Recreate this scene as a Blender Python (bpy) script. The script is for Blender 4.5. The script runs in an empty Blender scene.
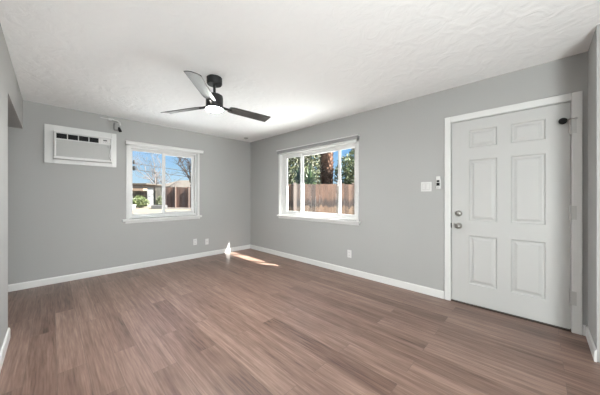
import bpy, bmesh, math, random
from mathutils import Vector, Matrix
random.seed(7)
S = bpy.context.scene
COL = S.collection
PI = math.pi

# ---------------------------------------------------------------- camera
cam_data = bpy.data.cameras.new('camera')
cam_data.lens = 14.64
cam_data.sensor_width = 36.0
cam_data.shift_y = -0.002
cam_data.clip_start = 0.02
cam = bpy.data.objects.new('camera', cam_data)
COL.objects.link(cam)
cam.location = (-3.219, -4.758, 1.198)
cam.rotation_euler = (math.radians(90), 0, math.radians(-45.56))
S.camera = cam

# ---------------------------------------------------------------- colour management
S.view_settings.view_transform = 'Standard'
S.view_settings.look = 'None'
S.view_settings.gamma = 1.0
S.view_settings.use_curve_mapping = False
S.view_settings.exposure = 0.26
S.cycles.max_bounces = 10
S.cycles.diffuse_bounces = 6
S.cycles.transparent_max_bounces = 16
S.cycles.use_denoising = True
S.cycles.sample_clamp_indirect = 6.0

# ---------------------------------------------------------------- sky
world = bpy.data.worlds.new('sky')
S.world = world
world.use_nodes = True
nt = world.node_tree
nt.nodes.clear()
wo = nt.nodes.new('ShaderNodeOutputWorld')
bg = nt.nodes.new('ShaderNodeBackground')
geo = nt.nodes.new('ShaderNodeTexCoord')
sep = nt.nodes.new('ShaderNodeSeparateXYZ')
rmp = nt.nodes.new('ShaderNodeValToRGB')
nt.links.new(geo.outputs['Generated'], sep.inputs[0])
nt.links.new(sep.outputs['Z'], rmp.inputs[0])
nt.links.new(rmp.outputs[0], bg.inputs[0])
nt.links.new(bg.outputs[0], wo.inputs[0])
e = rmp.color_ramp.elements
e[0].position = 0.0; e[0].color = (0.60, 0.76, 0.86, 1)
e[1].position = 0.20; e[1].color = (0.17, 0.41, 0.76, 1)
m_ = e.new(0.09); m_.color = (0.38, 0.62, 0.84, 1)
bg.inputs[1].default_value = 1.0

# ---------------------------------------------------------------- sun and added fill lights
def look(v):
    return Vector(v).to_track_quat('-Z', 'Y').to_euler()
sun_d = bpy.data.lights.new('sun', 'SUN')
sun_d.energy = 42.0
sun_d.angle = math.radians(0.6)
sun_d.color = (1.0, 0.97, 0.92)
sun = bpy.data.objects.new('sun', sun_d); COL.objects.link(sun)
sun.rotation_euler = look((-0.47, 0.95, -0.92))
sun.location = (8, -18, 14)

def area(name, loc, d, sx, sy, power, color=(1, 1, 1)):
    l = bpy.data.lights.new(name, 'AREA')
    l.shape = 'RECTANGLE'; l.size = sx; l.size_y = sy
    l.energy = power; l.color = color
    o = bpy.data.objects.new(name, l); COL.objects.link(o)
    o.location = loc; o.rotation_euler = look(d)
    return o
area('rear_fill', (-3.0, -6.05, 1.0), (0.40, 1, 0.10), 0.8, 1.2, 98, (0.95, 1.0, 0.985))  # added fill behind the camera, no lamp is seen there
area('side_room_fill', (-4.7, -2.6, 2.38), (0.0, 0.1, -1), 0.8, 0.8, 5, (0.97, 1.0, 0.99))  # added fill in the unseen part of the side room
area('yard_fill', (1.65, -2.7, -0.15), (-0.55, 0.25, 0.9), 2.3, 4.2, 330, (0.95, 1.0, 1.0))  # added fill lying on the ground, stands in for sun bounced off the yard
area('patio_fill', (-1.75, 1.9, -0.10), (0, -0.5, 1), 3.6, 2.6, 170, (0.95, 1.0, 1.0))  # added fill below the smaller window, stands in for ground bounce

# ---------------------------------------------------------------- helpers
class MB:
    """collects shapes, then links them as ONE mesh object"""
    def __init__(s):
        s.v = []; s.f = []
    def add(s, vs, fs):
        b = len(s.v)
        s.v += [tuple(v) for v in vs]
        s.f += [tuple(b + i for i in f) for f in fs]
        return s
    def box(s, x0, x1, y0, y1, z0, z1):
        x0, x1 = sorted((x0, x1)); y0, y1 = sorted((y0, y1)); z0, z1 = sorted((z0, z1))
        return s.add([(x0,y0,z0),(x1,y0,z0),(x1,y1,z0),(x0,y1,z0),(x0,y0,z1),(x1,y0,z1),(x1,y1,z1),(x0,y1,z1)],
                     [(0,3,2,1),(4,5,6,7),(0,1,5,4),(1,2,6,5),(2,3,7,6),(3,0,4,7)])
    def tube(s, pts, rs, n=8, cap=True):
        pts = [Vector(p) for p in pts]
        if not isinstance(rs, (list, tuple)): rs = [rs] * len(pts)
        vs = []; fs = []
        for i, p in enumerate(pts):
            a = pts[max(i-1, 0)]; b = pts[min(i+1, len(pts)-1)]
            d = (b - a).normalized()
            up = Vector((0,0,1)) if abs(d.z) < 0.95 else Vector((1,0,0))
            u = d.cross(up).normalized(); w = u.cross(d)
            for k in range(n):
                t = 2*PI*k/n
                vs.append(p + (u*math.cos(t) + w*math.sin(t)) * rs[i])
        for i in range(len(pts)-1):
            for k in range(n):
                k2 = (k+1) % n
                fs.append((i*n+k, i*n+k2, (i+1)*n+k2, (i+1)*n+k))
        if cap:
            fs.append(tuple(range(n-1, -1, -1)))
            fs.append(tuple((len(pts)-1)*n + k for k in range(n)))
        return s.add(vs, fs)
    def lathe(s, prof, c=(0,0,0), axis='Z', n=32):
        """prof: (radius, height) list along the axis"""
        vs = []; fs = []
        for r, h in prof:
            for k in range(n):
                t = 2*PI*k/n; a = r*math.cos(t); b = r*math.sin(t)
                p = {'Z': (a, b, h), 'X': (h, a, b), 'Y': (a, h, b)}[axis]
                vs.append((p[0]+c[0], p[1]+c[1], p[2]+c[2]))
        for i in range(len(prof)-1):
            for k in range(n):
                k2 = (k+1) % n
                fs.append((i*n+k, i*n+k2, (i+1)*n+k2, (i+1)*n+k))
        fs.append(tuple(range(n-1, -1, -1)))
        fs.append(tuple((len(prof)-1)*n+k for k in range(n)))
        return s.add(vs, fs)
    def prism(s, poly, fn, a, b):
        """poly extruded from a to b; fn(p, q, t) gives the 3D point"""
        n = len(poly)
        vs = [fn(p, q, a) for p, q in poly] + [fn(p, q, b) for p, q in poly]
        fs = [(i, (i+1) % n, n+(i+1) % n, n+i) for i in range(n)]
        fs += [tuple(range(n-1, -1, -1)), tuple(range(n, 2*n))]
        return s.add(vs, fs)
    def build(s, name, mat, parent=None, smooth=False, bevel=0.0, origin=None):
        me = bpy.data.meshes.new(name)
        off = Vector((0,0,0))
        q = parent
        while q is not None:
            off += q.location; q = q.parent
        o = bpy.data.objects.new(name, me)
        if origin is not None:
            o.location = Vector(origin) - off; base = Vector(origin)
        else:
            base = off
        me.from_pydata([tuple(Vector(v) - base) for v in s.v], [], s.f)
        bm = bmesh.new(); bm.from_mesh(me)
        bmesh.ops.recalc_face_normals(bm, faces=bm.faces)
        bm.to_mesh(me); bm.free()
        if smooth:
            for p in me.polygons: p.use_smooth = True
            try:
                me.set_sharp_from_angle(angle=math.radians(40))
            except Exception:
                pass
        me.materials.append(mat)
        COL.objects.link(o)
        if parent is not None: o.parent = parent
        if bevel > 0:
            md = o.modifiers.new('bevel', 'BEVEL'); md.width = bevel; md.segments = 2
            md.limit_method = 'ANGLE'; md.angle_limit = math.radians(40)
        return o

def tag(o, label, cat, group=None, kind=None):
    o['label'] = label; o['category'] = cat
    if group: o['group'] = group
    if kind: o['kind'] = kind
    return o
def thing(name, loc, label, cat, group=None, kind=None):
    o = bpy.data.objects.new(name, None); COL.objects.link(o)
    o.location = loc; o.empty_display_size = 0.1
    return tag(o, label, cat, group, kind)
def copy_tree(o, parent=None):
    c = o.copy(); COL.objects.link(c)
    if parent is not None: c.parent = parent
    for ch in list(o.children): copy_tree(ch, c)
    return c

# ---------------------------------------------------------------- materials
def new_mat(name):
    m = bpy.data.materials.new(name); m.use_nodes = True
    n = m.node_tree.nodes; b = n['Principled BSDF']
    return m, m.node_tree, n, b
def plain(name, col, rough=0.5, metal=0.0, var=0.04, scale=6.0, bump=0.0, bscale=200.0, spec=None):
    m, t, n, b = new_mat(name)
    tc = n.new('ShaderNodeTexCoord'); ns = n.new('ShaderNodeTexNoise'); ns.inputs['Scale'].default_value = scale
    mx = n.new('ShaderNodeMix'); mx.data_type = 'RGBA'
    t.links.new(tc.outputs['Object'], ns.inputs['Vector'])
    mx.inputs[6].default_value = (*[c*(1-var) for c in col], 1); mx.inputs[7].default_value = (*[min(1, c*(1+var)) for c in col], 1)
    t.links.new(ns.outputs['Fac'], mx.inputs[0]); t.links.new(mx.outputs[2], b.inputs['Base Color'])
    b.inputs['Roughness'].default_value = rough; b.inputs['Metallic'].default_value = metal
    if spec is not None: b.inputs['Specular IOR Level'].default_value = spec
    if bump > 0:
        n2 = n.new('ShaderNodeTexNoise'); n2.inputs['Scale'].default_value = bscale
        n2.inputs['Detail'].default_value = 4
        bp = n.new('ShaderNodeBump'); bp.inputs['Strength'].default_value = bump; bp.inputs['Distance'].default_value = 0.01
        t.links.new(tc.outputs['Object'], n2.inputs['Vector']); t.links.new(n2.outputs['Fac'], bp.inputs['Height'])
        t.links.new(bp.outputs[0], b.inputs['Normal'])
    return m
def glow(name, col, strength):
    m, t, n, b = new_mat(name)
    b.inputs['Base Color'].default_value = (*col, 1)
    b.inputs['Emission Color'].default_value = (*col, 1); b.inputs['Emission Strength'].default_value = strength
    return m
def island(name, c0, c1, rough=0.7, grain=None, bands=None):
    """colour varies from one board / leaf to the next"""
    m, t, n, b = new_mat(name)
    g = n.new('ShaderNodeNewGeometry'); r = n.new('ShaderNodeValToRGB')
    cs = c0 if isinstance(c0, list) else [c0, c1]
    el = r.color_ramp.elements
    while len(el) < len(cs): el.new(0.5)
    for i, c in enumerate(cs):
        el[i].position = i/(len(cs)-1); el[i].color = (*c, 1)
    t.links.new(g.outputs['Random Per Island'], r.inputs[0])
    out = r.outputs[0]
    if grain:
        tc = n.new('ShaderNodeTexCoord'); mp = n.new('ShaderNodeMapping'); mp.inputs['Scale'].default_value = grain
        ns = n.new('ShaderNodeTexNoise'); ns.inputs['Scale'].default_value = 1.0; ns.inputs['Detail'].default_value = 5
        mr = n.new('ShaderNodeMapRange'); mr.inputs[1].default_value = 0.3; mr.inputs[2].default_value = 0.7
        mr.inputs[3].default_value = 0.55; mr.inputs[4].default_value = 1.3
        mx = n.new('ShaderNodeMix'); mx.data_type = 'RGBA'; mx.blend_type = 'MULTIPLY'; mx.inputs[0].default_value = 1
        t.links.new(tc.outputs['Object'], mp.inputs[0]); t.links.new(mp.outputs[0], ns.inputs['Vector'])
        t.links.new(ns.outputs['Fac'], mr.inputs[0]); t.links.new(out, mx.inputs[6]); t.links.new(mr.outputs[0], mx.inputs[7])
        out = mx.outputs[2]
    t.links.new(out, b.inputs['Base Color']); b.inputs['Roughness'].default_value = rough
    return m

M = {}
M['wall'] = plain('wall_paint', (0.36, 0.36, 0.352), 0.75, var=0.015, scale=2, bump=0.06, bscale=90)
M['trim'] = plain('white_trim', (0.64, 0.64, 0.632), 0.35, var=0.01)
M['vinyl'] = plain('white_vinyl', (0.67, 0.67, 0.662), 0.35, var=0.01)
M['door'] = plain('door_paint', (0.47, 0.47, 0.462), 0.38, var=0.012, scale=3)
M['plastic'] = plain('white_plastic', (0.62, 0.62, 0.612), 0.35, var=0.01)
M['plastic_grey'] = plain('grey_plastic', (0.45, 0.45, 0.44), 0.45, var=0.02)
M['headrail'] = plain('grey_headrail', (0.23, 0.23, 0.23), 0.4, var=0.02)
M['grille'] = plain('air_grille', (0.47, 0.47, 0.46), 0.5, var=0.02)
M['dark'] = plain('dark_plastic', (0.010, 0.010, 0.011), 0.6, spec=0.2)
M['slot'] = plain('dark_slot', (0.03, 0.03, 0.03), 0.6)
M['black'] = plain('black_metal', (0.020, 0.020, 0.021), 0.5, var=0.1, spec=0.3)
M['rubber'] = plain('black_rubber', (0.008, 0.008, 0.008), 0.6, spec=0.2)
M['satin'] = plain('satin_hinge', (0.50, 0.50, 0.49), 0.35, metal=0.3)
M['nickel'] = plain('brushed_nickel', (0.36, 0.345, 0.325), 0.28, metal=1.0)
M['threshold'] = plain('dark_threshold', (0.05, 0.035, 0.028), 0.5)
M['led'] = glow('led_diffuser', (0.98, 1.0, 0.98), 800)

# ceiling: trowelled plaster
m, t, n, b = new_mat('ceiling_plaster')
tc = n.new('ShaderNodeTexCoord'); ns = n.new('ShaderNodeTexNoise'); ns.inputs['Scale'].default_value = 7; ns.inputs['Detail'].default_value = 6
ns.inputs['Distortion'].default_value = 1.2
bp = n.new('ShaderNodeBump'); bp.inputs['Strength'].default_value = 0.28; bp.inputs['Distance'].default_value = 0.03
t.links.new(tc.outputs['Object'], ns.inputs['Vector']); t.links.new(ns.outputs['Fac'], bp.inputs['Height']); t.links.new(bp.outputs[0], b.inputs['Normal'])
b.inputs['Base Color'].default_value = (0.85, 0.85, 0.85, 1); b.inputs['Roughness'].default_value = 0.8
M['ceiling'] = m

# floor: wood-look planks running along y
m, t, n, b = new_mat('plank_floor')
L = t.links.new
tc = n.new('ShaderNodeTexCoord'); sp = n.new('ShaderNodeSeparateXYZ'); cb = n.new('ShaderNodeCombineXYZ')
L(tc.outputs['Object'], sp.inputs[0]); L(sp.outputs['Y'], cb.inputs['X']); L(sp.outputs['X'], cb.inputs['Y'])
br = n.new('ShaderNodeTexBrick'); br.offset = 0.37; br.offset_frequency = 2
L(cb.outputs[0], br.inputs['Vector'])
br.inputs['Color1'].default_value = (0, 0, 0, 1); br.inputs['Color2'].default_value = (1, 1, 1, 1); br.inputs['Mortar'].default_value = (0.5, 0.5, 0.5, 1)
br.inputs['Scale'].default_value = 1; br.inputs['Brick Width'].default_value = 1.22; br.inputs['Row Height'].default_value = 0.152
br.inputs['Mortar Size'].default_value = 0.0012; br.inputs['Mortar Smooth'].default_value = 0.0
rnd = n.new('ShaderNodeSeparateColor'); L(br.outputs['Color'], rnd.inputs[0])
# grain coordinates: stretched along the plank, shifted per plank
ms = n.new('ShaderNodeMath'); ms.operation = 'MULTIPLY'; ms.inputs[1].default_value = 37.0; L(rnd.outputs[0], ms.inputs[0])
gc = n.new('ShaderNodeCombineXYZ')
mx1 = n.new('ShaderNodeMath'); mx1.operation = 'MULTIPLY'; mx1.inputs[1].default_value = 26.0; L(sp.outputs['X'], mx1.inputs[0])
my1 = n.new('ShaderNodeMath'); my1.operation = 'MULTIPLY'; my1.inputs[1].default_value = 1.3; L(sp.outputs['Y'], my1.inputs[0])
L(mx1.outputs[0], gc.inputs['X']); L(my1.outputs[0], gc.inputs['Y']); L(ms.outputs[0], gc.inputs['Z'])
g1 = n.new('ShaderNodeTexNoise'); g1.inputs['Scale'].default_value = 1.0; g1.inputs['Detail'].default_value = 6; g1.inputs['Roughness'].default_value = 0.6; g1.inputs['Distortion'].default_value = 0.5
L(gc.outputs[0], g1.inputs['Vector'])
gs = n.new('ShaderNodeVectorMath'); gs.operation = 'SCALE'; gs.inputs['Scale'].default_value = 4.0; L(gc.outputs[0], gs.inputs[0])
g2 = n.new('ShaderNodeTexNoise'); g2.inputs['Scale'].default_value = 1.0; g2.inputs['Detail'].default_value = 4; L(gs.outputs[0], g2.inputs['Vector'])
ad = n.new('ShaderNodeMath'); ad.operation = 'MULTIPLY_ADD'; ad.inputs[1].default_value = 0.75; L(g2.outputs['Fac'], ad.inputs[0])
a2 = n.new('ShaderNodeMath'); a2.operation = 'MULTIPLY_ADD'; a2.inputs[1].default_value = 0.28; L(rnd.outputs[0], a2.inputs[0]); L(g1.outputs['Fac'], a2.inputs[2])
L(a2.outputs[0], ad.inputs[2])
fr = n.new('ShaderNodeValToRGB'); gm = n.new('ShaderNodeMath'); gm.operation = 'MULTIPLY'; gm.inputs[1].default_value = 0.66; L(ad.outputs[0], gm.inputs[0]); L(gm.outputs[0], fr.inputs[0])
el = fr.color_ramp.elements
el[0].position = 0.40; el[0].color = (0.048, 0.026, 0.019, 1)
el[1].position = 0.90; el[1].color = (0.285, 0.190, 0.151, 1)
k = el.new(0.55); k.color = (0.126, 0.073, 0.056, 1)
k = el.new(0.70); k.color = (0.184, 0.115, 0.090, 1)
mm = n.new('ShaderNodeMix'); mm.data_type = 'RGBA'; mm.inputs[7].default_value = (0.11, 0.075, 0.062, 1)
L(br.outputs['Fac'], mm.inputs[0]); L(fr.outputs[0], mm.inputs[6]); L(mm.outputs[2], b.inputs['Base Color'])
b.inputs['Roughness'].default_value = 0.36
b.inputs['Specular IOR Level'].default_value = 0.5
bp = n.new('ShaderNodeBump'); bp.inputs['Strength'].default_value = 0.12; bp.inputs['Distance'].default_value = 0.004
L(ad.outputs[0], bp.inputs['Height']); L(bp.outputs[0], b.inputs['Normal'])
M['floor'] = m

# window glass: clear, lightly reflecting
m, t, n, b = new_mat('window_glass')
n.remove(b)
tr = n.new('ShaderNodeBsdfTransparent'); tr.inputs[0].default_value = (0.985, 0.99, 0.985, 1)
gl = n.new('ShaderNodeBsdfGlossy'); gl.inputs['Roughness'].default_value = 0.02
lw = n.new('ShaderNodeLayerWeight'); lw.inputs[0].default_value = 0.5
pw = n.new('ShaderNodeMath'); pw.operation = 'POWER'; pw.inputs[1].default_value = 5.0
fz = n.new('ShaderNodeMath'); fz.operation = 'MULTIPLY_ADD'; fz.inputs[1].default_value = 0.9; fz.inputs[2].default_value = 0.03
t.links.new(lw.outputs['Facing'], pw.inputs[0]); t.links.new(pw.outputs[0], fz.inputs[0])
mxs = n.new('ShaderNodeMixShader')
t.links.new(fz.outputs[0], mxs.inputs[0]); t.links.new(tr.outputs[0], mxs.inputs[1]); t.links.new(gl.outputs[0], mxs.inputs[2])
t.links.new(mxs.outputs[0], n['Material Output'].inputs[0])
M['glass'] = m

# fan blades: dark walnut lacquer with a sheen
m, t, n, b = new_mat('blade_wood')
tc = n.new('ShaderNodeTexCoord'); mp = n.new('ShaderNodeMapping'); mp.inputs['Scale'].default_value = (4, 60, 10)
ns = n.new('ShaderNodeTexNoise'); ns.inputs['Scale'].default_value = 1
rp = n.new('ShaderNodeValToRGB'); rp.color_ramp.elements[0].color = (0.024, 0.023, 0.022, 1); rp.color_ramp.elements[1].color = (0.06, 0.057, 0.054, 1)
t.links.new(tc.outputs['Object'], mp.inputs[0]); t.links.new(mp.outputs[0], ns.inputs['Vector']); t.links.new(ns.outputs['Fac'], rp.inputs[0]); t.links.new(rp.outputs[0], b.inputs['Base Color'])
b.inputs['Roughness'].default_value = 0.42; b.inputs['Specular IOR Level'].default_value = 0.6
M['blade'] = m

# outdoors
M['concrete'] = plain('concrete', (0.112, 0.093, 0.068), 0.9, var=0.12, scale=0.8)
M['bounce_ground'] = plain('pale_bounce_ground', (0.62, 0.63, 0.62), 0.95, var=0.08, scale=30)  # made pale so the added ground bounces sunlight indoors
M['ground_shade'] = plain('dark_ground_shade', (0.0476, 0.04216, 0.0374), 0.95, var=0.3, scale=6)  # dark tone standing in for a shadow on the ground
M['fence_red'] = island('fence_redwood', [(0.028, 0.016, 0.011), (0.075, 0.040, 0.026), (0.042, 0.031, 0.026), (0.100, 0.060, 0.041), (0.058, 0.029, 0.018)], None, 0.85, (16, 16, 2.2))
def paint_shadow_band(m, zc, half):  # paints a ragged picket-shadow band into the board colour, lighter below it
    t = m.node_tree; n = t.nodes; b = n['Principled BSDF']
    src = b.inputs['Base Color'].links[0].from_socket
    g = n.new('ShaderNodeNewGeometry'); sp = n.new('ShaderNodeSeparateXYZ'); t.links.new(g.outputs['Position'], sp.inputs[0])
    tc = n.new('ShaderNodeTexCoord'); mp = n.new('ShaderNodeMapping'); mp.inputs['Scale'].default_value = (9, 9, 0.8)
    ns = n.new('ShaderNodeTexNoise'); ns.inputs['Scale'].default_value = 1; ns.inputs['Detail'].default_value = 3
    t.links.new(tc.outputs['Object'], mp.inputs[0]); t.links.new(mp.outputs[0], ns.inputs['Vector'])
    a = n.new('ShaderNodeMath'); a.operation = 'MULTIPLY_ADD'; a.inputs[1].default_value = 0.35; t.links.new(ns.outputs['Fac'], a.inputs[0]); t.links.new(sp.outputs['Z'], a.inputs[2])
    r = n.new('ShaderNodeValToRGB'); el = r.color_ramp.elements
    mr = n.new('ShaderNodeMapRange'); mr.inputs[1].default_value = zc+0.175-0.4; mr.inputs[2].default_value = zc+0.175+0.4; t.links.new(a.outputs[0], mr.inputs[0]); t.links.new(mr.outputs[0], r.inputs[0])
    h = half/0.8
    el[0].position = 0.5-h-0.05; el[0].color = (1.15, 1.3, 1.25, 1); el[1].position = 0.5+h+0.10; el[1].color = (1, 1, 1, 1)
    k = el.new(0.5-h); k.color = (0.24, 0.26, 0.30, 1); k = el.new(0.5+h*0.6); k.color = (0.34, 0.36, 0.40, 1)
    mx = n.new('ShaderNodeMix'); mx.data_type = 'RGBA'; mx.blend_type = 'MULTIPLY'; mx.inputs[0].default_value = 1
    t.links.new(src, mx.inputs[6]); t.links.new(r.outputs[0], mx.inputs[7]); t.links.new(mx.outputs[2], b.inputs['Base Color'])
paint_shadow_band(M['fence_red'], 0.98, 0.10)
M['fence_brown'] = island('fence_brown', [(0.07, 0.042, 0.033), (0.17, 0.09, 0.063), (0.11, 0.082, 0.075), (0.21, 0.115, 0.08)], None, 0.85, (8, 8, 1))
M['fence_grey'] = island('fence_grey', [(0.0544, 0.05304, 0.04488), (0.102, 0.0918, 0.0748), (0.0748, 0.0748, 0.0646)], None, 0.9, (8, 8, 1))
M['kick'] = island('fence_kickboard', [(0.1768, 0.1292, 0.0952), (0.2312, 0.1768, 0.1292)], None, 0.85, (10, 10, 2))
M['post'] = plain('pale_post', (0.1156, 0.0918, 0.0782), 0.85, var=0.15)
M['post_brown'] = plain('brown_post', (0.0816, 0.0578, 0.0476), 0.9, var=0.15)
M['rail'] = plain('dark_rail', (0.0204, 0.0136, 0.01088), 0.9, var=0.2)
M['stone'] = plain('planter_stone', (0.0612, 0.0612, 0.0612), 0.9, var=0.15)
M['device'] = plain('device_grey', (0.26, 0.26, 0.255), 0.5)
M['stucco_tan'] = plain('tan_stucco', (0.1496, 0.1088, 0.0782), 0.9, var=0.06)
M['stucco_white'] = plain('white_stucco', (0.306, 0.306, 0.2992), 0.8, var=0.05)
M['roof_tan'] = plain('tan_shingles', (0.0578, 0.04896, 0.03944), 0.9, var=0.2, scale=5)
M['fascia'] = plain('dark_fascia', (0.0272, 0.02312, 0.0204), 0.8)
M['win_dark'] = plain('dark_window', (0.034, 0.0408, 0.0476), 0.15)
M['bark'] = plain('dark_bark', (0.0238, 0.01904, 0.017), 0.9, var=0.3, scale=9)
M['bark_pale'] = plain('pale_bark', (0.0884, 0.0782, 0.0748), 0.9, var=0.25, scale=9)
M['palm'] = island('palm_boots', [(0.034, 0.01496, 0.00816), (0.0884, 0.0374, 0.0204), (0.0544, 0.02312, 0.01224), (0.1292, 0.068, 0.0408)], None, 0.9)
M['leaf_dark'] = island('leaf_dark', [(0.00816, 0.017, 0.00544), (0.0204, 0.034, 0.0102), (0.0816, 0.0884, 0.0272), (0.0136, 0.0238, 0.00952)], None, 0.5)
M['leaf_mid'] = island('leaf_mid', [(0.017, 0.0306, 0.00952), (0.0442, 0.068, 0.01904), (0.102, 0.1156, 0.0408), (0.034, 0.0476, 0.01904)], None, 0.5)
M['leaf_pale'] = island('leaf_pale', [(0.0408, 0.0544, 0.0204), (0.1224, 0.136, 0.068), (0.0272, 0.0374, 0.01496), (0.1904, 0.1904, 0.136)], None, 0.55)
M['leaf_red'] = island('leaf_red', [(0.102, 0.0578, 0.034), (0.0476, 0.0612, 0.01904), (0.1496, 0.1156, 0.068), (0.0272, 0.0374, 0.0136)], None, 0.55)
M['frond'] = island('sword_leaf', [(0.017, 0.0374, 0.01088), (0.0442, 0.0748, 0.0238), (0.0816, 0.1088, 0.0476)], None, 0.4)
M['pole'] = plain('pole_wood', (0.0408, 0.034, 0.0306), 0.9)
M['shingle'] = plain('own_roof', (0.136, 0.1292, 0.1224), 0.9)

# ================================================================ the room
H = 2.44
def structure(name, mb, mat, label, cat, **k):
    return tag(mb.build(name, mat, **k), label, cat, None, 'structure')

structure('floor', MB().box(-5.6, 0.0, -8.0, 0.0, -0.1, 0.0), M['floor'], 'brown wood look plank floor across the whole room', 'floor')
structure('ceiling', MB().box(-5.75, 0.14, -8.14, 0.14, H, H+0.1), M['ceiling'], 'white trowel textured ceiling above the fan', 'ceiling')

def wall_cells(cuts_u, cuts_z, holes, place):
    """a wall with openings: cells between the cuts, minus the holes"""
    mb = MB()
    us = sorted(set(cuts_u)); zs = sorted(set(cuts_z))
    for i in range(len(us)-1):
        for j in range(len(zs)-1):
            uc = (us[i]+us[i+1])/2; zc = (zs[j]+zs[j+1])/2
            if any(a < uc < b and c < zc < d for a, b, c, d in holes): continue
            place(mb, us[i], us[i+1], zs[j], zs[j+1])
    return mb
# back wall with window 1 and the sleeve hole of the air conditioner
W1 = (-2.335, -1.225, 0.835, 2.025)
mb = wall_cells([-5.6, W1[0], W1[1], 0.14], [-0.3, W1[2], W1[3], H], [W1],
                lambda q, a, b, c, d: q.box(a, b, 0, 0.14, c, d))
structure('wall_back', mb, M['wall'], 'grey painted wall holding the air conditioner and the smaller window', 'wall')
# right wall with window 2 and the door
W2 = (-2.800, -1.045, 0.835, 2.025)
D1 = (-4.975, -4.020, -0.3, 2.052)
mb = wall_cells([-8.0, D1[0], D1[1], W2[0], W2[1], 0.0], [-0.3, W2[2], W2[3], D1[3], H], [W2, D1],
                lambda q, a, b, c, d: q.box(0, 0.14, a, b, c, d))
structure('wall_right', mb, M['wall'], 'grey painted wall holding the wide window and the door', 'wall')
# left wall: header over the opening beside the back wall, then solid
mb = MB().box(-3.594, -3.474, -1.565, 0.0, 2.07, H).box(-3.594, -3.474, -8.0, -1.565, -0.1, H)
structure('wall_left', mb, M['wall'], 'grey wall end with dropped header over the opening at the left edge', 'wall')
structure('wall_near', MB().box(-0.45, 0.0, -5.175, -5.055, -0.1, H), M['wall'], 'pale sliver of wall beside the door at the right edge', 'wall')
structure('wall_rear', MB().box(-5.74, 0.14, -8.14, -8.0, -0.3, H), M['wall'], 'grey wall closing the room behind the camera', 'wall')
structure('wall_side', MB().box(-5.74, -5.6, -8.0, 0.14, -0.3, H), M['wall'], 'grey wall of the side room beyond the opening', 'wall')
structure('roof', MB().box(-6.4, 0.515, -8.8, 0.515, H+0.1, H+0.2).box(0.475, 0.515, -8.8, 0.515, 2.26, H+0.1).box(-6.4, 0.515, 0.475, 0.515, 2.26, H+0.1),
          M['shingle'], 'low house roof with eaves over the windows', 'roof')

# baseboards
bp_ = [(0, 0), (0.013, 0), (0.013, 0.072), (0.009, 0.084), (0.004, 0.088), (0, 0.088)]
mb = MB().prism(bp_, lambda p, q, s: (s, -p, q), -5.6, 0.0)
structure('baseboard_back', mb, M['trim'], 'white baseboard along the wall under the air conditioner', 'baseboard')
mb = MB().prism(bp_, lambda p, q, s: (-p, s, q), -3.966, -0.013).prism(bp_, lambda p, q, s: (-p, s, q), -5.042, -5.026)
structure('baseboard_right', mb, M['trim'], 'white baseboard along the wall under the wide window', 'baseboard')
mb = MB().prism(bp_, lambda p, q, s: (-3.474+p, s, q), -8.0, -1.552).prism(bp_, lambda p, q, s: (s, -1.565+p, q), -3.594, -3.474)
structure('baseboard_left', mb, M['trim'], 'white baseboard end at the left edge of the room', 'baseboard')
mb = MB().prism(bp_, lambda p, q, s: (s, -5.055+p, q), -0.463, -0.013)
structure('baseboard_near', mb, M['trim'], 'white baseboard right of the door at the right edge', 'baseboard')

# ---------------------------------------------------------------- windows
def ring(mb, fn, u0, u1, z0, z1, w, d0, d1):
    """rectangular frame of bar width w"""
    for a, b, c, d in ((u0, u1, z0, z0+w), (u0, u1, z1-w, z1), (u0, u0+w, z0+w, z1-w), (u1-w, u1, z0+w, z1-w)):
        fn(mb, a, b, c, d, d0, d1)
def on_back(q, a, b, c, d, d0, d1): q.box(a, b, d0, d1, c, d)     # depth is +y outwards
def on_right(q, a, b, c, d, d0, d1): q.box(d0, d1, a, b, c, d)    # depth is +x outwards

# window 1: two-pane slider in the back wall
w = thing('window_1', (-1.78, 0, 0.79), 'smaller white two pane slider window right of the air conditioner', 'window', None, 'structure')
u0, u1, z0, z1 = W1
mb = MB()
on_back(mb, u0-0.038, u0+0.004, z0-0.01, z1+0.03, -0.014, 0.004)
on_back(mb, u1-0.004, u1+0.038, z0-0.01, z1+0.03, -0.014, 0.004)
on_back(mb, u0-0.038, u1+0.038, z1-0.004, z1+0.03, -0.014, 0.004)
for a, b, c, d in ((u0-0.001, u0+0.004, z0, z1), (u1-0.004, u1+0.001, z0, z1), (u0, u1, z1-0.004, z1+0.001)): on_back(mb, a, b, c, d, 0.0, 0.05)
mb.build('casing', M['trim'], w, bevel=0.003)
MB().box(-2.425, -1.150, -0.045, 0.03, 0.790, 0.826).box(-2.385, -1.175, -0.014, 0.0, 0.757, 0.790).box(u0, u1, 0.0, 0.13, 0.806, 0.838).build('sill', M['trim'], w, bevel=0.004)
hr = MB().box(-2.385, -1.125, -0.05, 0.0, z1+0.012, z1+0.052).build('headrail', M['vinyl'], w, bevel=0.004)
MB().box(-2.388, -1.122, -0.056, 0.0, z1+0.052, z1+0.066).build('headrail_cap', M['trim'], hr, bevel=0.003)
mb = MB(); ring(mb, on_back, u0, u1, z0, z1, 0.034, 0.03, 0.12); mb.build('window_frame', M['vinyl'], w, bevel=0.003)
sash = MB(); ring(sash, on_back, -1.828, -1.262, z0+0.036, z1-0.036, 0.052, 0.058, 0.082)
sa = sash.build('sash', M['vinyl'], w, bevel=0.003)
MB().box(-1.778, -1.312, 0.068, 0.072, z0+0.086, z1-0.086).build('pane', M['glass'], sa)
sash = MB(); ring(sash, on_back, -2.299, -1.768, z0+0.036, z1-0.036, 0.030, 0.086, 0.110)
sa = sash.build('sash', M['vinyl'], w, bevel=0.003)
MB().box(-2.271, -1.796, 0.096, 0.100, z0+0.064, z1-0.064).build('pane', M['glass'], sa)

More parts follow.
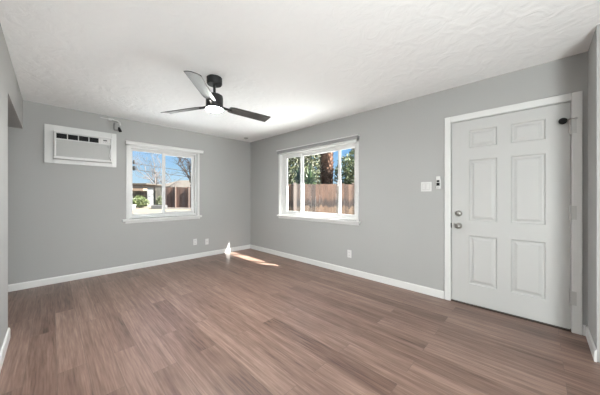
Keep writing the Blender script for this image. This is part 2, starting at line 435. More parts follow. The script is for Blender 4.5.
# window 2: three-pane slider in the right wall
w = thing('window_2', (0, -1.92, 0.79), 'wide white three pane window between the corner and the door', 'window', None, 'structure')
u0, u1, z0, z1 = W2
mb = MB()
on_right(mb, u0-0.032, u0+0.004, z0-0.01, z1+0.03, -0.014, 0.004)
on_right(mb, u1-0.004, u1+0.038, z0-0.01, z1+0.03, -0.014, 0.004)
on_right(mb, u0-0.032, u1+0.038, z1-0.004, z1+0.03, -0.014, 0.004)
for a, b, c, d in ((u0-0.001, u0+0.004, z0, z1), (u1-0.004, u1+0.001, z0, z1), (u0, u1, z1-0.004, z1+0.001)): on_right(mb, a, b, c, d, 0.0, 0.06)
mb.build('casing', M['trim'], w, bevel=0.003)
MB().box(-0.040, 0.03, -2.860, -0.985, 0.796, 0.826).box(-0.014, 0.0, -2.835, -1.005, 0.760, 0.796).box(0.0, 0.13, u0, u1, 0.812, 0.838).build('sill', M['trim'], w, bevel=0.004)
hr = MB().box(-0.05, 0.0, -2.845, -0.998, z1+0.028, z1+0.075).build('headrail', M['headrail'], w, bevel=0.004)
MB().box(-0.056, 0.0, -2.850, -0.992, z1+0.075, z1+0.090).build('headrail_cap', M['trim'], hr, bevel=0.003)
mb = MB()
ring(mb, on_right, u0, u1, z0, z1, 0.036, 0.05, 0.12)
mb.box(0.05, 0.12, -1.147, -1.080, z0+0.03, z1-0.03)
mb.build('window_frame', M['vinyl'], w, bevel=0.003)
for a, b, dd in ((-1.585, -1.145, 0.056), (-2.440, -1.560, 0.086), (-2.762, -2.415, 0.056)):
    sash = MB(); ring(sash, on_right, a, b, z0+0.036, z1-0.036, 0.040, dd, dd+0.026)
    sa = sash.build('sash', M['vinyl'], w, bevel=0.003)
    MB().box(dd+0.011, dd+0.015, a+0.038, b-0.038, z0+0.074, z1-0.074).build('pane', M['glass'], sa)
    if dd < 0.07:
        yl = -1.575 if a > -2 else -2.425
        MB().box(0.040, 0.056, yl-0.012, yl+0.012, 1.36, 1.46).build('latch', M['vinyl'], sa, bevel=0.003)

# ---------------------------------------------------------------- door
d1 = thing('door_1', (0, -4.4975, 0), 'white six panel entry door with nickel knob and deadbolt', 'door', None, 'structure')
mb = MB()
for a, b, c, d in ((-4.032, -3.970, 0, 2.108), (-5.024, -4.962, 0, 2.108), (-4.962, -4.032, 2.043, 2.108)):
    mb.box(-0.018, 0.0, a, b, c, d)
mb.build('casing', M['trim'], d1, bevel=0.004)
mb = MB()
mb.box(0.0, 0.14, -4.034, -4.020, 0, 2.052).box(0.0, 0.14, -4.975, -4.960, 0, 2.052).box(0.0, 0.14, -4.960, -4.034, 2.040, 2.052)
mb.box(0.052, 0.064, -4.060, -4.034, 0, 2.04).box(0.052, 0.064, -4.960, -4.934, 0, 2.04).box(0.052, 0.064, -4.96, -4.034, 2.012, 2.04)
mb.build('jamb', M['trim'], d1)
MB().box(-0.004, 0.14, -4.960, -4.034, -0.02, 0.012).build('threshold', M['threshold'], d1)
# leaf with six raised panels
def door_leaf():
    mb = MB(); X = 0.004
    ys = [-4.955, -4.801, -4.556, -4.446, -4.206, -4.039]
    zs = [0.018, 0.235, 0.768, 0.930, 1.600, 1.730, 1.922, 2.035]
    for i in range(5):
        for j in range(7):
            a, b, c, d = ys[i], ys[i+1], zs[j], zs[j+1]
            if i in (1, 3) and j in (1, 3, 5):
                rings = [(0, 0), (0.010, 0.012), (0.024, 0.012), (0.046, 0.0015)]
                vs = []
                for ins, dp in rings:
                    vs += [(X+dp, a+ins, c+ins), (X+dp, b-ins, c+ins), (X+dp, b-ins, d-ins), (X+dp, a+ins, d-ins)]
                fs = []
                for r in range(3):
                    for q in range(4):
                        q2 = (q+1) % 4
                        fs.append((r*4+q, r*4+q2, r*4+4+q2, r*4+4+q))
                fs.append((12, 13, 14, 15))
                mb.add(vs, fs)
            else:
                mb.add([(X, a, c), (X, b, c), (X, b, d), (X, a, d)], [(0, 1, 2, 3)])
    a, b, c, d = ys[0], ys[-1], zs[0], zs[-1]
    X2 = X+0.044
    mb.add([(X, a, c), (X, b, c), (X, b, d), (X, a, d), (X2, a, c), (X2, b, c), (X2, b, d), (X2, a, d)],
           [(0, 1, 5, 4), (1, 2, 6, 5), (2, 3, 7, 6), (3, 0, 4, 7), (4, 5, 6, 7)])
    return mb
leaf = door_leaf().build('door_leaf', M['door'], d1)
bmx = bmesh.new(); bmx.from_mesh(leaf.data); bmesh.ops.remove_doubles(bmx, verts=bmx.verts, dist=1e-5); bmesh.ops.recalc_face_normals(bmx, faces=bmx.faces); bmx.to_mesh(leaf.data); bmx.free()
kb = MB().lathe([(0.0, -0.066), (0.014, -0.066), (0.024, -0.060), (0.028, -0.050), (0.026, -0.038), (0.015, -0.030), (0.012, -0.022), (0.012, -0.008), (0.030, -0.006), (0.033, 0.0), (0.033, 0.004)], (0.0, -4.108, 0.865), 'X', 28)
kb.build('door_knob', M['nickel'], leaf, smooth=True)
db = MB().lathe([(0.0, -0.030), (0.020, -0.030), (0.025, -0.026), (0.028, -0.010), (0.031, -0.006), (0.033, 0.0), (0.033, 0.004)], (0.0, -4.108, 1.005), 'X', 28)
db.box(-0.046, -0.028, -4.112, -4.104, 0.990, 1.020)
db.build('deadbolt', M['nickel'], leaf, smooth=True)
MB().box(-0.006, 0.006, -4.040, -4.032, 0.838, 0.892).build('strike_plate', M['dark'], d1)
for z in (1.810, 1.055, 0.305):
    h = MB()
    for k in range(5):
        h.lathe([(0.0115, z-0.062+k*0.025), (0.0115, z-0.0385+k*0.025)], (-0.013, -4.957, 0), 'Z', 14)
    h.lathe([(0.004, z-0.068), (0.006, z-0.066), (0.006, z+0.067), (0.004, z+0.070)], (-0.010, -4.957, 0), 'Z', 12)
    h.box(-0.022, -0.017, -4.990, -4.960, z-0.060, z+0.060)
    h.build('hinge', M['satin'], d1, smooth=True)
# hinge-pin door stop
st = thing('door_stop', (-0.010, -4.957, 1.880), 'black rubber door stop on the top hinge pin', 'door stop')
MB().lathe([(0.0, -0.012), (0.022, -0.012), (0.028, -0.006), (0.028, 0.004), (0.018, 0.012), (0, 0.012)], (-0.030, -4.908, 1.868), 'X', 24).build('bumper', M['rubber'], st, smooth=True)
a_ = MB().tube([(-0.010, -4.957, 1.878), (-0.024, -4.930, 1.872), (-0.027, -4.908, 1.868)], 0.006, 10)
a_.tube([(-0.010, -4.957, 1.878), (-0.022, -4.985, 1.878)], 0.005, 10)
a_.lathe([(0.012, 1.872), (0.012, 1.886)], (-0.010, -4.957, 0), 'Z', 14)
a_.build('arm', M['nickel'], st, smooth=True)
MB().lathe([(0.0, -0.007), (0.009, -0.006), (0.010, 0.004), (0.0, 0.006)], (-0.024, -4.987, 1.878), 'X', 14).build('foot', M['plastic_grey'], st, smooth=True)

# ================================================================ ceiling fan
FX, FY = -2.022, -2.330
fan = thing('ceiling_fan', (FX, FY, H), 'black three blade ceiling fan with a lit round lamp', 'ceiling fan')
MB().lathe([(0.070, 0.0), (0.077, -0.004), (0.077, -0.066), (0.070, -0.076), (0.030, -0.080)], (FX, FY, H), 'Z', 40).build('canopy', M['black'], fan, smooth=True)
MB().lathe([(0.013, 0.0), (0.013, -0.13), (0.026, -0.14), (0.026, -0.175)], (FX, FY, H-0.07), 'Z', 24).build('downrod', M['black'], fan, smooth=True)
MB().lathe([(0.020, 0.050), (0.070, 0.046), (0.082, 0.038), (0.086, 0.020), (0.086, -0.078), (0.082, -0.085), (0.02, -0.085)], (FX, FY, 2.212), 'Z', 48).build('motor_housing', M['black'], fan, smooth=True)
lamp = MB().lathe([(0.080, 0.014), (0.084, 0.012), (0.086, 0.002), (0.086, -0.012), (0.083, -0.012)], (FX, FY, 2.122), 'Z', 48).build('lamp_ring', M['black'], fan, smooth=True)
MB().lathe([(0.0825, -0.008), (0.0815, -0.013), (0.072, -0.021), (0.045, -0.026), (0.0, -0.028)], (FX, FY, 2.122), 'Z', 48).build('lamp_diffuser', M['led'], fan, smooth=True)
def blade_mb(th):
    """cambered blade with a raked tip; clockwise edge high"""
    R = Matrix.Rotation(th, 3, 'Z'); pit = math.radians(-13)
    nu, nv = 14, 8; vs = []; fs = []
    r0, r1 = 0.165, 0.685
    for side in (0, 1):
        for i in range(nu+1):
            f = i/nu; r = r0 + (r1-r0)*f
            half = 0.056 + 0.010*f
            if f < 0.08: half *= 0.78 + 0.22*f/0.08
            for j in range(nv+1):
                s = j/nv*2-1
                rr = r - 0.012*s*s*f*f
                yy = s*half
                zz = yy*math.tan(pit) + 0.007*(1-s*s) + (0.0035 if side else -0.0035)
                v = R @ Vector((rr, yy, zz))
                vs.append((v.x+FX, v.y+FY, v.z+2.146))
    nn = (nu+1)*(nv+1)
    for i in range(nu):
        for j in range(nv):
            a = i*(nv+1)+j
            fs.append((a, a+1, a+nv+2, a+nv+1)); fs.append((nn+a, nn+a+nv+1, nn+a+nv+2, nn+a+1))
    for i in range(nu):
        for j in (0, nv):
            a = i*(nv+1)+j; fs.append((a, a+nv+1, nn+a+nv+1, nn+a))
    for j in range(nv):
        for i in (0, nu):
            a = i*(nv+1)+j; fs.append((a, a+1, nn+a+1, nn+a))
    return MB().add(vs, fs)
for th in (-3, 115, 230):
    t_ = math.radians(th)
    bl = blade_mb(t_).build('blade', M['blade'], fan, smooth=True)
    c, s = math.cos(t_), math.sin(t_)
    br_ = MB()
    br_.tube([(FX+0.07*c, FY+0.07*s, 2.146), (FX+0.13*c, FY+0.13*s, 2.143), (FX+0.19*c, FY+0.19*s, 2.143)], [0.016, 0.013, 0.012], 10)
    br_.build('blade_bracket', M['black'], bl, smooth=True)

# ================================================================ air conditioner
ac = thing('air_conditioner', (-2.88, 0, 1.72), 'white through wall air conditioner with dark louvres and power cord', 'air conditioner')
x0, x1, zb, zt = -3.195, -2.565, 1.722, 2.090
mb = MB()
ring(mb, on_back, x0, x1, zb, zt, 0.022, -0.078, -0.002)
mb.box(x0+0.02, x1-0.02, -0.060, -0.002, zb+0.02, zt-0.02)
mb.box(x0+0.02, x1-0.02, -0.074, -0.060, 1.975, 1.992)
mb.box(x0-0.006, x1+0.006, -0.084, -0.002, zb-0.012, zb+0.012)
mb.build('body', M['plastic'], ac, bevel=0.005)
# four louvre openings
w4 = 0.455/4
for k in range(4):
    xa = x0+0.026+k*w4
    lv = MB().box(xa, xa+w4-0.010, -0.064, -0.058, 1.994, 2.062)
    for q in range(3):
        zq = 2.004+q*0.022
        lv.box(xa, xa+w4-0.010, -0.072, -0.060, zq, zq+0.004)
    lv.build('louvre', M['dark'], ac)
cp = MB().box(x0+0.488, x1-0.022, -0.073, -0.056, 1.992, 2.068).build('control_panel', M['plastic'], ac, bevel=0.002)
MB().box(x0+0.525, x0+0.570, -0.076, -0.072, 2.030, 2.046).build('display', M['dark'], cp)
bt = MB()
for k in range(3): bt.box(x0+0.520+k*0.024, x0+0.534+k*0.024, -0.076, -0.072, 2.006, 2.014)
bt.build('buttons', M['plastic_grey'], cp)
gr = MB().box(x0+0.026, x1-0.026, -0.066, -0.058, zb+0.030, 1.972)
for k in range(26):
    zq = zb+0.034+k*0.0085
    gr.box(x0+0.028, x1-0.028, -0.0705, -0.066, zq, zq+0.004)
for k in range(1, 6):
    xq = x0+0.026+k*(x1-x0-0.052)/6
    gr.box(xq-0.002, xq+0.002, -0.072, -0.066, zb+0.030, 1.972)
gr.build('grille', M['grille'], ac)
MB().lathe([(0.0, -0.080), (0.012, -0.080), (0.014, -0.070)], (-2.605, 0, 1.955), 'Y', 16).build('dial', M['plastic_grey'], ac, smooth=True)
MB().tube([(-2.595, -0.07, 2.02), (-2.575, -0.088, 1.96), (-2.590, -0.086, 1.88), (-2.600, -0.084, 1.80), (-2.575, -0.088, 1.745)], 0.006, 8).build('power_cord', M['plastic'], ac, smooth=True)
tr_ = thing('trim_1', (-2.89, 0, 1.65), 'flat white board frame around the air conditioner', 'trim', None, 'structure')
mb = MB()
for a, b, c, d in ((-3.284, -3.196, 1.651, 2.174), (-2.564, -2.503, 1.651, 2.174), (-3.196, -2.564, 2.091, 2.174), (-3.196, -2.564, 1.651, 1.709)):
    mb.box(a, b, -0.022, 0.0, c, d)
mb.build('board', M['trim'], tr_, bevel=0.003)

# little bracketed device above the window corner
sn = thing('wall_sensor', (-2.50, 0, 2.30), 'small grey device on a white bracket high above the air conditioner corner', 'wall device')
MB().box(-2.605, -2.530, -0.030, 0.0, 2.372, 2.400).tube([(-2.700, -0.012, 2.392), (-2.600, -0.015, 2.390)], 0.006, 8).build('mount', M['plastic'], sn, bevel=0.004)
MB().tube([(-2.560, -0.028, 2.378), (-2.500, -0.035, 2.372), (-2.472, -0.038, 2.352), (-2.464, -0.040, 2.310)], [0.014, 0.018, 0.020, 0.020], 12).build('arm', M['plastic_grey'], sn, smooth=True)
MB().box(-2.538, -2.462, -0.060, 0.0, 2.228, 2.345).build('body', M['device'], sn, bevel=0.012)
MB().tube([(-2.478, -0.045, 2.275), (-2.458, -0.065, 2.215)], [0.018, 0.022], 14).build('lens', M['dark'], sn, smooth=True)

# round cap on the ceiling near the corner
MB_ = MB().lathe([(0.0, -0.022), (0.030, -0.020), (0.042, -0.010), (0.046, 0.0)], (-0.313, -0.297, H), 'Z', 28)
tag(MB_.build('ceiling_disc', M['plastic_grey'], smooth=True, origin=(-0.313, -0.297, H)), 'small round grey disc on the ceiling near the far corner', 'ceiling disc')

# ================================================================ switches, outlets, remote
sw = thing('light_switch', (0, -3.770, 1.260), 'white double rocker switch plate left of the door', 'light switch')
MB().box(-0.007, 0.0, -3.831, -3.709, 1.258, 1.374).build('plate', M['plastic'], sw, bevel=0.003)
for yc in (-3.747, -3.793):
    MB().box(-0.0078, -0.006, yc-0.019, yc+0.019, 1.279, 1.353).build('rocker_frame', M['plastic_grey'], sw)
    MB().prism([(-0.007, 1.283), (-0.014, 1.283), (-0.0085, 1.349), (-0.007, 1.349)], lambda p, q, s: (p, s, q), yc-0.016, yc+0.016).build('rocker', M['plastic'], sw)
rm = thing('remote_holder', (0, -3.907, 1.284), 'slim white wall cradle behind the fan remote', 'holder')
MB().box(-0.010, 0.0, -3.932, -3.882, 1.290, 1.400).build('plate', M['plastic'], rm, bevel=0.002)
MB().box(-0.034, -0.0, -3.932, -3.882, 1.284, 1.292).build('shelf', M['plastic'], rm)
rc = thing('remote_control', (-0.020, -3.907, 1.292), 'white fan remote with dark buttons on the wall beside the door', 'remote')
MB().box(-0.030, -0.011, -3.929, -3.885, 1.293, 1.436).build('body', M['plastic'], rc, bevel=0.005)
MB().box(-0.032, -0.029, -3.922, -3.892, 1.365, 1.388).build('screen', M['dark'], rc)
MB().box(-0.032, -0.029, -3.924, -3.890, 1.322, 1.358).build('button_pad', M['dark'], rc)
MB().lathe([(0.0, -0.032), (0.010, -0.032), (0.010, -0.028)], (0, -3.907, 1.305), 'X', 16).build('button', M['plastic_grey'], rc)

def outlet(name_label, c, axis):
    """duplex outlet on the back wall (axis y) or right wall (axis x)"""
    def P(u, dep, z): return (c[0]+u, -dep, z) if axis == 'y' else (-dep, c[1]+u, z)
    o = thing('wall_outlet', (c[0], c[1], c[2]-0.058), name_label, 'outlet', 'wall outlets near the floor')
    def pbox(mb, a, b, d0, d1, z0, z1):
        p, q = P(a, d0, z0), P(b, d1, z1); return mb.box(p[0], q[0], p[1], q[1], p[2], q[2])
    pbox(MB(), -0.036, 0.036, 0.0, 0.006, c[2]-0.058, c[2]+0.058).build('cover_plate', M['plastic'], o, bevel=0.003)
    for dz in (-0.024, 0.024):
        r_ = pbox(MB(), -0.017, 0.017, 0.005, 0.009, c[2]+dz-0.015, c[2]+dz+0.015).build('receptacle', M['plastic'], o, bevel=0.003)
        sl = MB()
        for u in (-0.007, 0.007): pbox(sl, u-0.0015, u+0.0015, 0.008, 0.0095, c[2]+dz-0.004, c[2]+dz+0.008)
        sl.build('slots', M['slot'], r_)
    return o
outlet('left one of two white outlets on the wall under the smaller window', (-1.270, 0, 0.315), 'y')
outlet('white outlet on the wall below the wide window', (0, -2.670, 0.312), 'x')
o = thing('cable_plate', (-1.035, 0, 0.232), 'right one of two white wall plates near the far corner', 'wall plate')
MB().box(-1.070, -1.000, -0.006, 0.0, 0.232, 0.347).build('cover_plate', M['plastic'], o, bevel=0.003)
MB().lathe([(0.0, -0.016), (0.006, -0.016), (0.006, -0.006), (0.010, -0.005)], (-1.035, 0, 0.29), 'Y', 14).build('jack', M['nickel'], o, smooth=True)

# ================================================================ outdoors
def gz(y):     # the yard climbs gently away from the house
    f = min(1, max(0, (y-0.5)/11.0)); return -0.22 + 0.42*f*f*(3-2*f)
g = MB()
xs = [-14, -6, 0.15, 3, 6, 9, 14, 30]; ys = [-10] + [0.15 + 0.8*i for i in range(16)] + [16, 22, 30, 45, 70]
vs = [(x, y, gz(y)) for y in ys for x in xs]
fs = []
for j in range(len(ys)-1):
    for i in range(len(xs)-1):
        if j == 0 and i < 2: continue
        a = j*len(xs)+i; fs.append((a, a+1, a+len(xs)+1, a+len(xs)))
g.add(vs, fs)
structure('ground', g, M['concrete'], 'sunlit pale concrete yard outside the smaller window', 'ground')

def fence(A, B, z0, z1, board, gap, mat, label, posts, postmat, kick=None, back=1, wave=0.015):
    A = Vector((*A, 0)); B = Vector((*B, 0)); d = (B-A).normalized(); L_ = (B-A).length
    nrm = Vector((-d.y, d.x, 0)) * back
    f = thing('wooden_fence', (A.x, A.y, z0), label, 'fence')
    def bar(mb, s0, s1, t0, t1, za, zb):
        c = [A+d*s0+nrm*t0, A+d*s1+nrm*t0, A+d*s1+nrm*t1, A+d*s0+nrm*t1]
        mb.add([(p.x, p.y, za) for p in c] + [(p.x, p.y, zb) for p in c], [(0,3,2,1),(4,5,6,7),(0,1,5,4),(1,2,6,5),(2,3,7,6),(3,0,4,7)])
    pb = MB(); s = 0; kz = z0 + (0.30 if kick else 0.03)
    while s < L_:
        bar(pb, s, min(L_, s+board-gap), 0, 0.018+random.uniform(-0.003, 0.003), kz, z1 + random.uniform(-wave, wave)); s += board
    pb.build('boards', mat, f)
    rl = MB()
    for z in (z0+0.35, z1-0.28): bar(rl, 0, L_, 0.02, 0.06, z, z+0.09)
    rl.build('rails', M['rail'], f)
    if kick:
        kb_ = MB(); s = 0
        while s < L_: bar(kb_, s, min(L_, s+2.4), -0.03, 0.0, z0, kz+0.01); s += 2.42
        kb_.build('kickboards', kick, f)
    for s, front in posts:
        pm = MB(); bar(pm, s-0.05, s+0.05, -0.09 if front else 0.02, 0.0 if front else 0.12, z0, z1+0.04)
        pm.build('post', postmat, f)
    return f
# beyond window 2
fence((1.25, 2.12), (4.75, -1.45), -0.21, 1.600, 0.135, 0.005, M['fence_red'], 'reddish plank fence with painted shadow band close outside the wide window',
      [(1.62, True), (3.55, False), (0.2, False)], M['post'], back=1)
# beyond window 1
fence((3.75, 18.57), (5.95, 15.1), 0.20, 1.975, 0.15, 0.012, M['fence_brown'], 'brown plank fence in the right pane of the smaller window',
      [(1.05, True), (2.35, True)], M['post_brown'], back=1, wave=0.03)
fence((1.9, 25.7), (5.2, 22.36), 0.20, 1.76, 0.16, 0.02, M['fence_grey'], 'low grey weathered fence in the left pane of the smaller window',
      [(0.7, False), (2.9, False)], M['pole'], back=1)
mb = MB()  # flat dark strip standing in for a shadow before the brown fence
A = Vector((3.70, 18.50, 0)); B = Vector((5.90, 15.03, 0)); dd = (B-A).normalized(); nn = Vector((-dd.y, dd.x, 0))
c = [A-nn*1.7, B-nn*1.7, B-nn*0.02, A-nn*0.02]
mb.add([(p.x, p.y, 0.12) for p in c] + [(p.x, p.y, 0.215) for p in c], [(0,3,2,1),(4,5,6,7),(0,1,5,4),(1,2,6,5),(2,3,7,6),(3,0,4,7)])
tag(mb.build('shade_strip', M['ground_shade'], origin=(A.x, A.y, 0.2)), 'dark strip standing in for shade at the foot of the brown fence', 'shade strip')

def rbox(mb, A, B, dep, za, zb):
    """box standing on the line A-B, reaching dep away from the camera"""
    A = Vector((*A, 0)); B = Vector((*B, 0)); d = (B-A).normalized(); nrm = Vector((-d.y, d.x, 0))
    c = [A, B, B+nrm*dep, A+nrm*dep]
    return mb.add([(p.x, p.y, za) for p in c] + [(p.x, p.y, zb) for p in c], [(0,3,2,1),(4,5,6,7),(0,1,5,4),(1,2,6,5),(2,3,7,6),(3,0,4,7)])
# tan garage with carport roof and white pillar
gh = thing('garage', (3.1, 34.5, 0.2), 'tan stucco garage behind the low grey fence', 'garage')
rbox(MB(), (2.6, 35.0), (5.2, 32.35), 4, 0.2, 2.75).build('wall', M['stucco_tan'], gh)
rbox(MB(), (2.3, 35.2), (5.5, 31.9), 4.6, 2.75, 2.92).build('roof', M['roof_tan'], gh)
rbox(MB(), (3.05, 34.48), (3.75, 33.77), 0.1, 0.2, 2.1).build('garage_door', M['fence_grey'], gh)
cpt = thing('carport', (3.65, 21.1, 0.2), 'dark flat carport roof carried by a white pillar across the yard', 'carport')
rbox(MB(), (1.6, 24.6), (5.0, 21.15), 2.4, 2.05, 2.17).build('roof', M['fascia'], cpt)
pl = rbox(MB(), (3.42, 22.85), (3.82, 22.45), 0.25, 0.2, 2.05).build('pillar', M['stucco_white'], cpt)
rbox(MB(), (3.53, 22.72), (3.70, 22.55), 0.02, 1.2, 1.65).build('niche', M['plastic_grey'], pl)
rbox(MB(), (3.97, 22.2), (4.55, 21.62), 0.3, 0.2, 2.05).build('storage_door', M['fence_grey'], cpt)
nh = thing('neighbour_house', (14, 42, 0.2), 'low tan house roof beyond the brown fence', 'house')
rbox(MB(), (10.2, 45.8), (19.0, 37.0), 8, 0.2, 2.9).build('wall', M['stucco_tan'], nh)
A, B = Vector((9.6, 46.0, 0)), Vector((19.4, 36.2, 0)); d = (B-A).normalized(); nr = Vector((-d.y, d.x, 0))
q = [A, B, B+nr*9.4, A+nr*9.4, A+d*3+nr*4.7, B-d*3+nr*4.7]
MB().add([(p.x, p.y, 2.85) for p in q[:4]] + [(p.x, p.y, 4.45) for p in q[4:]], [(0,3,2,1),(0,1,5,4),(1,2,5),(2,3,4,5),(3,0,4)]).build('roof', M['roof_tan'], nh)
# unseen pale ground added by the house to bounce light indoors
structure('bounce_slab', MB().add([(x, y, gz(y)+0.012) for y in [0.15+0.75*i for i in range(11)] for x in (-5.5, 0.9)], [(2*i, 2*i+1, 2*i+3, 2*i+2) for i in range(10)]),
          M['bounce_ground'], 'unseen pale slab added to bounce light in at the smaller window', 'bounce_slab')
structure('bounce_strip', MB().box(0.15, 3.4, -7.5, 0.0, -0.24, -0.205), M['bounce_ground'], 'unseen pale strip added to bounce sunlight in at the wide window', 'bounce_ground')
# small things in the yard
def leafcloud(mb, c, r, n, size, spread=1.0, long=1.6):
    for _ in range(n):
        while True:
            p = Vector((random.uniform(-1, 1), random.uniform(-1, 1), random.uniform(-1, 1)))
            if 0.25 < p.length < 1: break
        p = Vector((c[0]+p.x*r[0], c[1]+p.y*r[1], c[2]+p.z*r[2]))
        a = Vector((random.gauss(0, 1), random.gauss(0, 1), random.gauss(0, 1))).normalized()
        b_ = a.cross(Vector((random.gauss(0, 1), random.gauss(0, 1), random.gauss(0, 1)))).normalized()
        k = a.cross(b_)
        s = size*random.uniform(0.6, 1.3)
        mb.add([p-a*s*long, p+b_*s*0.5+k*s*0.15, p+a*s*long, p-b_*s*0.5+k*s*0.15], [(0, 1, 2), (0, 2, 3)])
    return mb
def bush(name, c, r, n, size, mat, label, cat='bush', z0=None, stems=3, long=1.6):
    z0 = gz(c[1]) if z0 is None else z0
    o = thing(name, (c[0], c[1], z0), label, cat)
    leafcloud(MB(), c, r, n, size, long=long).build('foliage', mat, o)
    st_ = MB()
    for k in range(stems):
        a = 2*PI*k/stems
        st_.tube([(c[0]+0.05*math.cos(a), c[1]+0.05*math.sin(a), z0), (c[0]+r[0]*0.3*math.cos(a), c[1]+r[1]*0.3*math.sin(a), c[2]-r[2]*0.3),
                  (c[0]+r[0]*0.6*math.cos(a), c[1]+r[1]*0.6*math.sin(a), c[2]+r[2]*0.5)], [0.03, 0.02, 0.008], 6)
    st_.build('stem', M['bark'], o)
    return o
bush('shrub', (2.15, 19.8, 0.68), (0.70, 0.70, 0.44), 1400, 0.06, M['leaf_mid'], 'low green rounded shrub in front of the low grey fence')
bush('shrub', (3.05, 17.6, 0.72), (0.30, 0.30, 0.50), 700, 0.05, M['leaf_dark'], 'small dark green shrub before the storage door of the carport')
bush('shrub', (2.75, 22.9, 0.75), (0.5, 0.5, 0.6), 800, 0.06, M['leaf_mid'], 'mid green shrub beside the white carport pillar')
pt = MB().lathe([(0.12, 0.2), (0.17, 0.25), (0.20, 0.45), (0.21, 0.52), (0.17, 0.52), (0.15, 0.46)], (1.49, 19.0, 0), 'Z', 20)
tag(pt.build('flower_pot', M['stucco_white'], smooth=True, origin=(1.49, 19.0, 0.2)), 'small white pot on the sunny concrete at the yard edge', 'pot')
tag(rbox(MB(), (2.25, 16.95), (2.95, 16.2), 0.5, 0.18, 0.50).build('stone_planter', M['stone'], bevel=0.03, origin=(2.6, 16.6, 0.2)), 'low grey stone planter at the foot of the dark shrub', 'planter')

def bare_tree(base, h, r, lean, label, mat, seed, twigs=3, spread=0.6, name='bare_tree'):
    rr = random.Random(seed)
    o = thing(name, base, label, 'tree')
    tr = MB(); brn = MB()
    b0 = Vector(base); top = b0 + Vector((lean[0], lean[1], h*0.42))
    tr.tube([b0, b0.lerp(top, 0.5)+Vector((0.05, 0, 0)), top], [r, r*0.85, r*0.7], 9)
    tr.build('trunk', mat, o, smooth=True)
    def grow(p, d, ln, rad, lev):
        pts = [p]; q = p.copy(); dd = d.copy()
        for _ in range(4):
            dd = (dd + Vector((rr.gauss(0, 0.16), rr.gauss(0, 0.16), rr.gauss(0.04, 0.12)))).normalized()
            q = q + dd*ln/4; pts.append(q.copy())
        brn.tube(pts, [rad*(1-0.14*i) for i in range(5)], 5, cap=False)
        if lev == 0: return
        for k in range(rr.choice((3, 4))):
            i = rr.choice((1, 2, 3, 4, 4))
            nd = (dd + Vector((rr.gauss(0, spread), rr.gauss(0, spread), rr.gauss(0.12, spread*0.6)))).normalized()
            grow(pts[i], nd, ln*rr.uniform(0.58, 0.8), rad*0.52, lev-1)
    for k in range(5):
        a = 2*PI*k/5 + rr.uniform(-0.4, 0.4)
        grow(top-Vector((0, 0, h*0.04*k)), Vector((math.cos(a)*0.8, math.sin(a)*0.8, 0.9)).normalized(), h*0.27, r*0.55, twigs)
    brn.build('branches', mat, o)
    return o
bare_tree((7.25, 20.9, 0.2), 8.0, 0.17, (-0.35, 0.1), 'dark bare tree rising behind the brown fence', M['bark'], 11, 4)
bare_tree((6.9, 33.5, 0.2), 8.5, 0.13, (0.1, 0.2), 'pale bare tree beyond the carport, left of the window bar', M['bark_pale'], 5, 4)
bare_tree((8.6, 36.5, 0.2), 6.0, 0.12, (0.1, 0.0), 'low bushy bare tree far beyond the carport roof', M['bark_pale'], 23, 4, 0.8)

# utility pole and its wires
up = thing('utility_pole', (2.60, 26.4, 0.2), 'dark utility pole at the left edge of the smaller window', 'utility pole')
MB().tube([(2.60, 26.4, 0.2), (2.60, 26.4, 6.6)], [0.15, 0.11], 12).build('pole', M['pole'], up, smooth=True)
MB().tube([(2.3, 26.7, 4.75), (3.05, 25.95, 4.75)], 0.05, 8).build('crossarm', M['pole'], up)
for zz, rr_ in ((4.95, 0.10), (4.30, 0.13)):
    MB().lathe([(rr_*0.5, zz-0.35), (rr_, zz-0.25), (rr_, zz+0.05), (rr_*0.4, zz+0.14)], (2.95, 26.05, 0), 'Z', 14).build('insulator', M['dark'], up, smooth=True)
for z_, ze, lab in ((4.72, 4.5, 'upper overhead wire running right from the utility pole'), (4.05, 3.9, 'lower overhead wire running right from the utility pole')):
    pts = [(3.03 + 22*i/10, 26.0 + 2.0*i/10, z_ + (ze-z_)*i/10 - 0.5*math.sin(PI*i/10)) for i in range(11)]
    tag(MB().tube(pts, 0.035, 6).build('overhead_wire', M['rail'], origin=pts[0]), lab, 'wire', 'overhead wires')

# palm trunk and greenery outside window 2
pm = thing('palm_tree', (4.69, 1.46, -0.2), 'stout reddish palm trunk rising behind the fence outside the wide window', 'palm tree')
tk = MB().lathe([(0.26, -0.2), (0.24, 0.6), (0.235, 2.0), (0.24, 4.2), (0.20, 5.2)], (4.69, 1.46, 0), 'Z', 20)
for k in range(420):
    z = -0.1 + 5.2*k/420; a = k*2.39996
    c, s = math.cos(a), math.sin(a); w_ = random.uniform(0.05, 0.09); r0 = 0.225; ln = random.uniform(0.10, 0.17)
    tx, ty = -s, c
    p0 = (4.69+c*r0, 1.46+s*r0, z)
    tip = random.uniform(0.04, 0.08)
    tk.add([(p0[0]+tx*w_, p0[1]+ty*w_, z), (p0[0]-tx*w_, p0[1]-ty*w_, z),
            (p0[0]-tx*w_*0.6+c*tip, p0[1]-ty*w_*0.6+s*tip, z+ln), (p0[0]+tx*w_*0.6+c*tip, p0[1]+ty*w_*0.6+s*tip, z+ln),
            (p0[0]+c*0.01, p0[1]+s*0.01, z+ln*0.9)], [(0, 1, 2, 3), (3, 2, 4), (0, 3, 4), (1, 4, 2)])
tk.build('trunk', M['palm'], pm)
cr = MB()
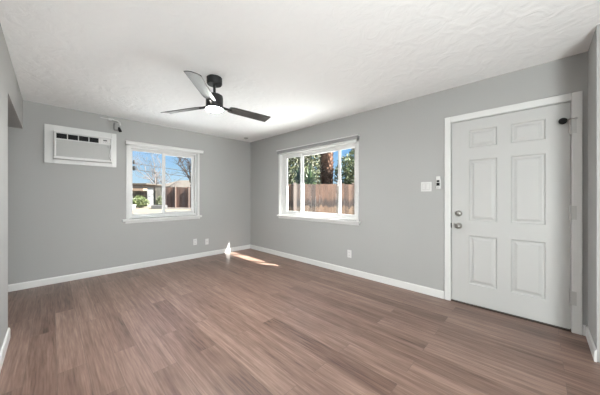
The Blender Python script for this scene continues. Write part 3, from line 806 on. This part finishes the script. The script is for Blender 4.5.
for k in range(26):
    a = k*2.39996; el_ = random.uniform(-0.2, 1.2); c, s = math.cos(a), math.sin(a)
    pts = [Vector((4.69, 1.46, 5.15)) + Vector((c*math.cos(el_)*f*1.9, s*math.cos(el_)*f*1.9, math.sin(el_)*f*1.7-0.7*f*f)) for f in (0, .25, .5, .75, 1)]
    cr.tube(pts, [0.03, 0.025, 0.02, 0.014, 0.006], 5)
    for i in range(1, 5):
        for q in range(5):
            p = pts[i-1].lerp(pts[i], q/5)
            for sg in (-1, 1):
                e_ = Vector((-s*sg, c*sg, -0.35))*0.45 + Vector((c, s, 0))*0.18
                cr.add([p, p+Vector((c, s, 0))*0.05, p+e_], [(0, 1, 2)])
cr.build('crown', M['frond'], pm)
def sword_plant(base, h, n, label, seed, width=0.05):
    rr = random.Random(seed)
    o = thing('yucca_plant', base, label, 'yucca')
    b0 = Vector(base); hd = b0 + Vector((0, 0, h))
    MB().tube([b0, b0.lerp(hd, 0.5)+Vector((0.03, 0.02, 0)), hd], [0.07, 0.06, 0.06], 8).build('stem', M['bark_pale'], o, smooth=True)
    lf = MB()
    for k in range(n):
        a = k*2.39996; el_ = math.radians(rr.uniform(-10, 85)); ln = rr.uniform(0.55, 0.85)
        dr = Vector((math.cos(a)*math.cos(el_), math.sin(a)*math.cos(el_), math.sin(el_)))
        sd = Vector((-math.sin(a), math.cos(a), 0))
        vs = []
        p0 = hd + Vector((0, 0, -0.25*rr.random()))
        for i in range(6):
            f = i/5; p = p0 + dr*ln*f + Vector((0, 0, -0.25*f*f*math.cos(el_)))
            w_ = width*(0.5+1.2*f*(1-f)) * (1-f*0.85)
            vs += [p - sd*w_, p + sd*w_]
        lf.add(vs, [(2*i, 2*i+1, 2*i+3, 2*i+2) for i in range(5)])
    lf.build('leaves', M['frond'], o)
    return o
sword_plant((3.85, 1.65, -0.2), 2.02, 95, 'tall sword leaved yucca above the fence left of the palm trunk', 3)
sword_plant((4.20, 2.55, -0.2), 2.15, 80, 'second sword leaved yucca standing behind, nearer the left window bar', 9)
bush('tall_shrub', (3.25, 2.85, 2.1), (0.75, 0.75, 1.5), 3200, 0.055, M['leaf_dark'], 'dark leafy shrub filling the narrow left pane of the wide window', 'shrub', -0.2)
bush('tall_shrub', (6.6, 5.1, 2.7), (1.7, 1.7, 2.3), 6500, 0.085, M['leaf_pale'], 'pale leafy shrub farther back between yucca and palm', 'shrub', -0.2)
bush('tall_shrub', (5.10, 0.35, 1.9), (0.85, 0.85, 1.1), 3600, 0.05, M['leaf_mid'], 'green leafy shrub above the fence in the right pane of the wide window', 'shrub', -0.2)
bush('tall_shrub', (7.4, 0.75, 2.5), (1.3, 1.3, 1.9), 4200, 0.07, M['leaf_red'], 'reddish leaved shrub farthest back in the right pane of the wide window', 'shrub', -0.2)
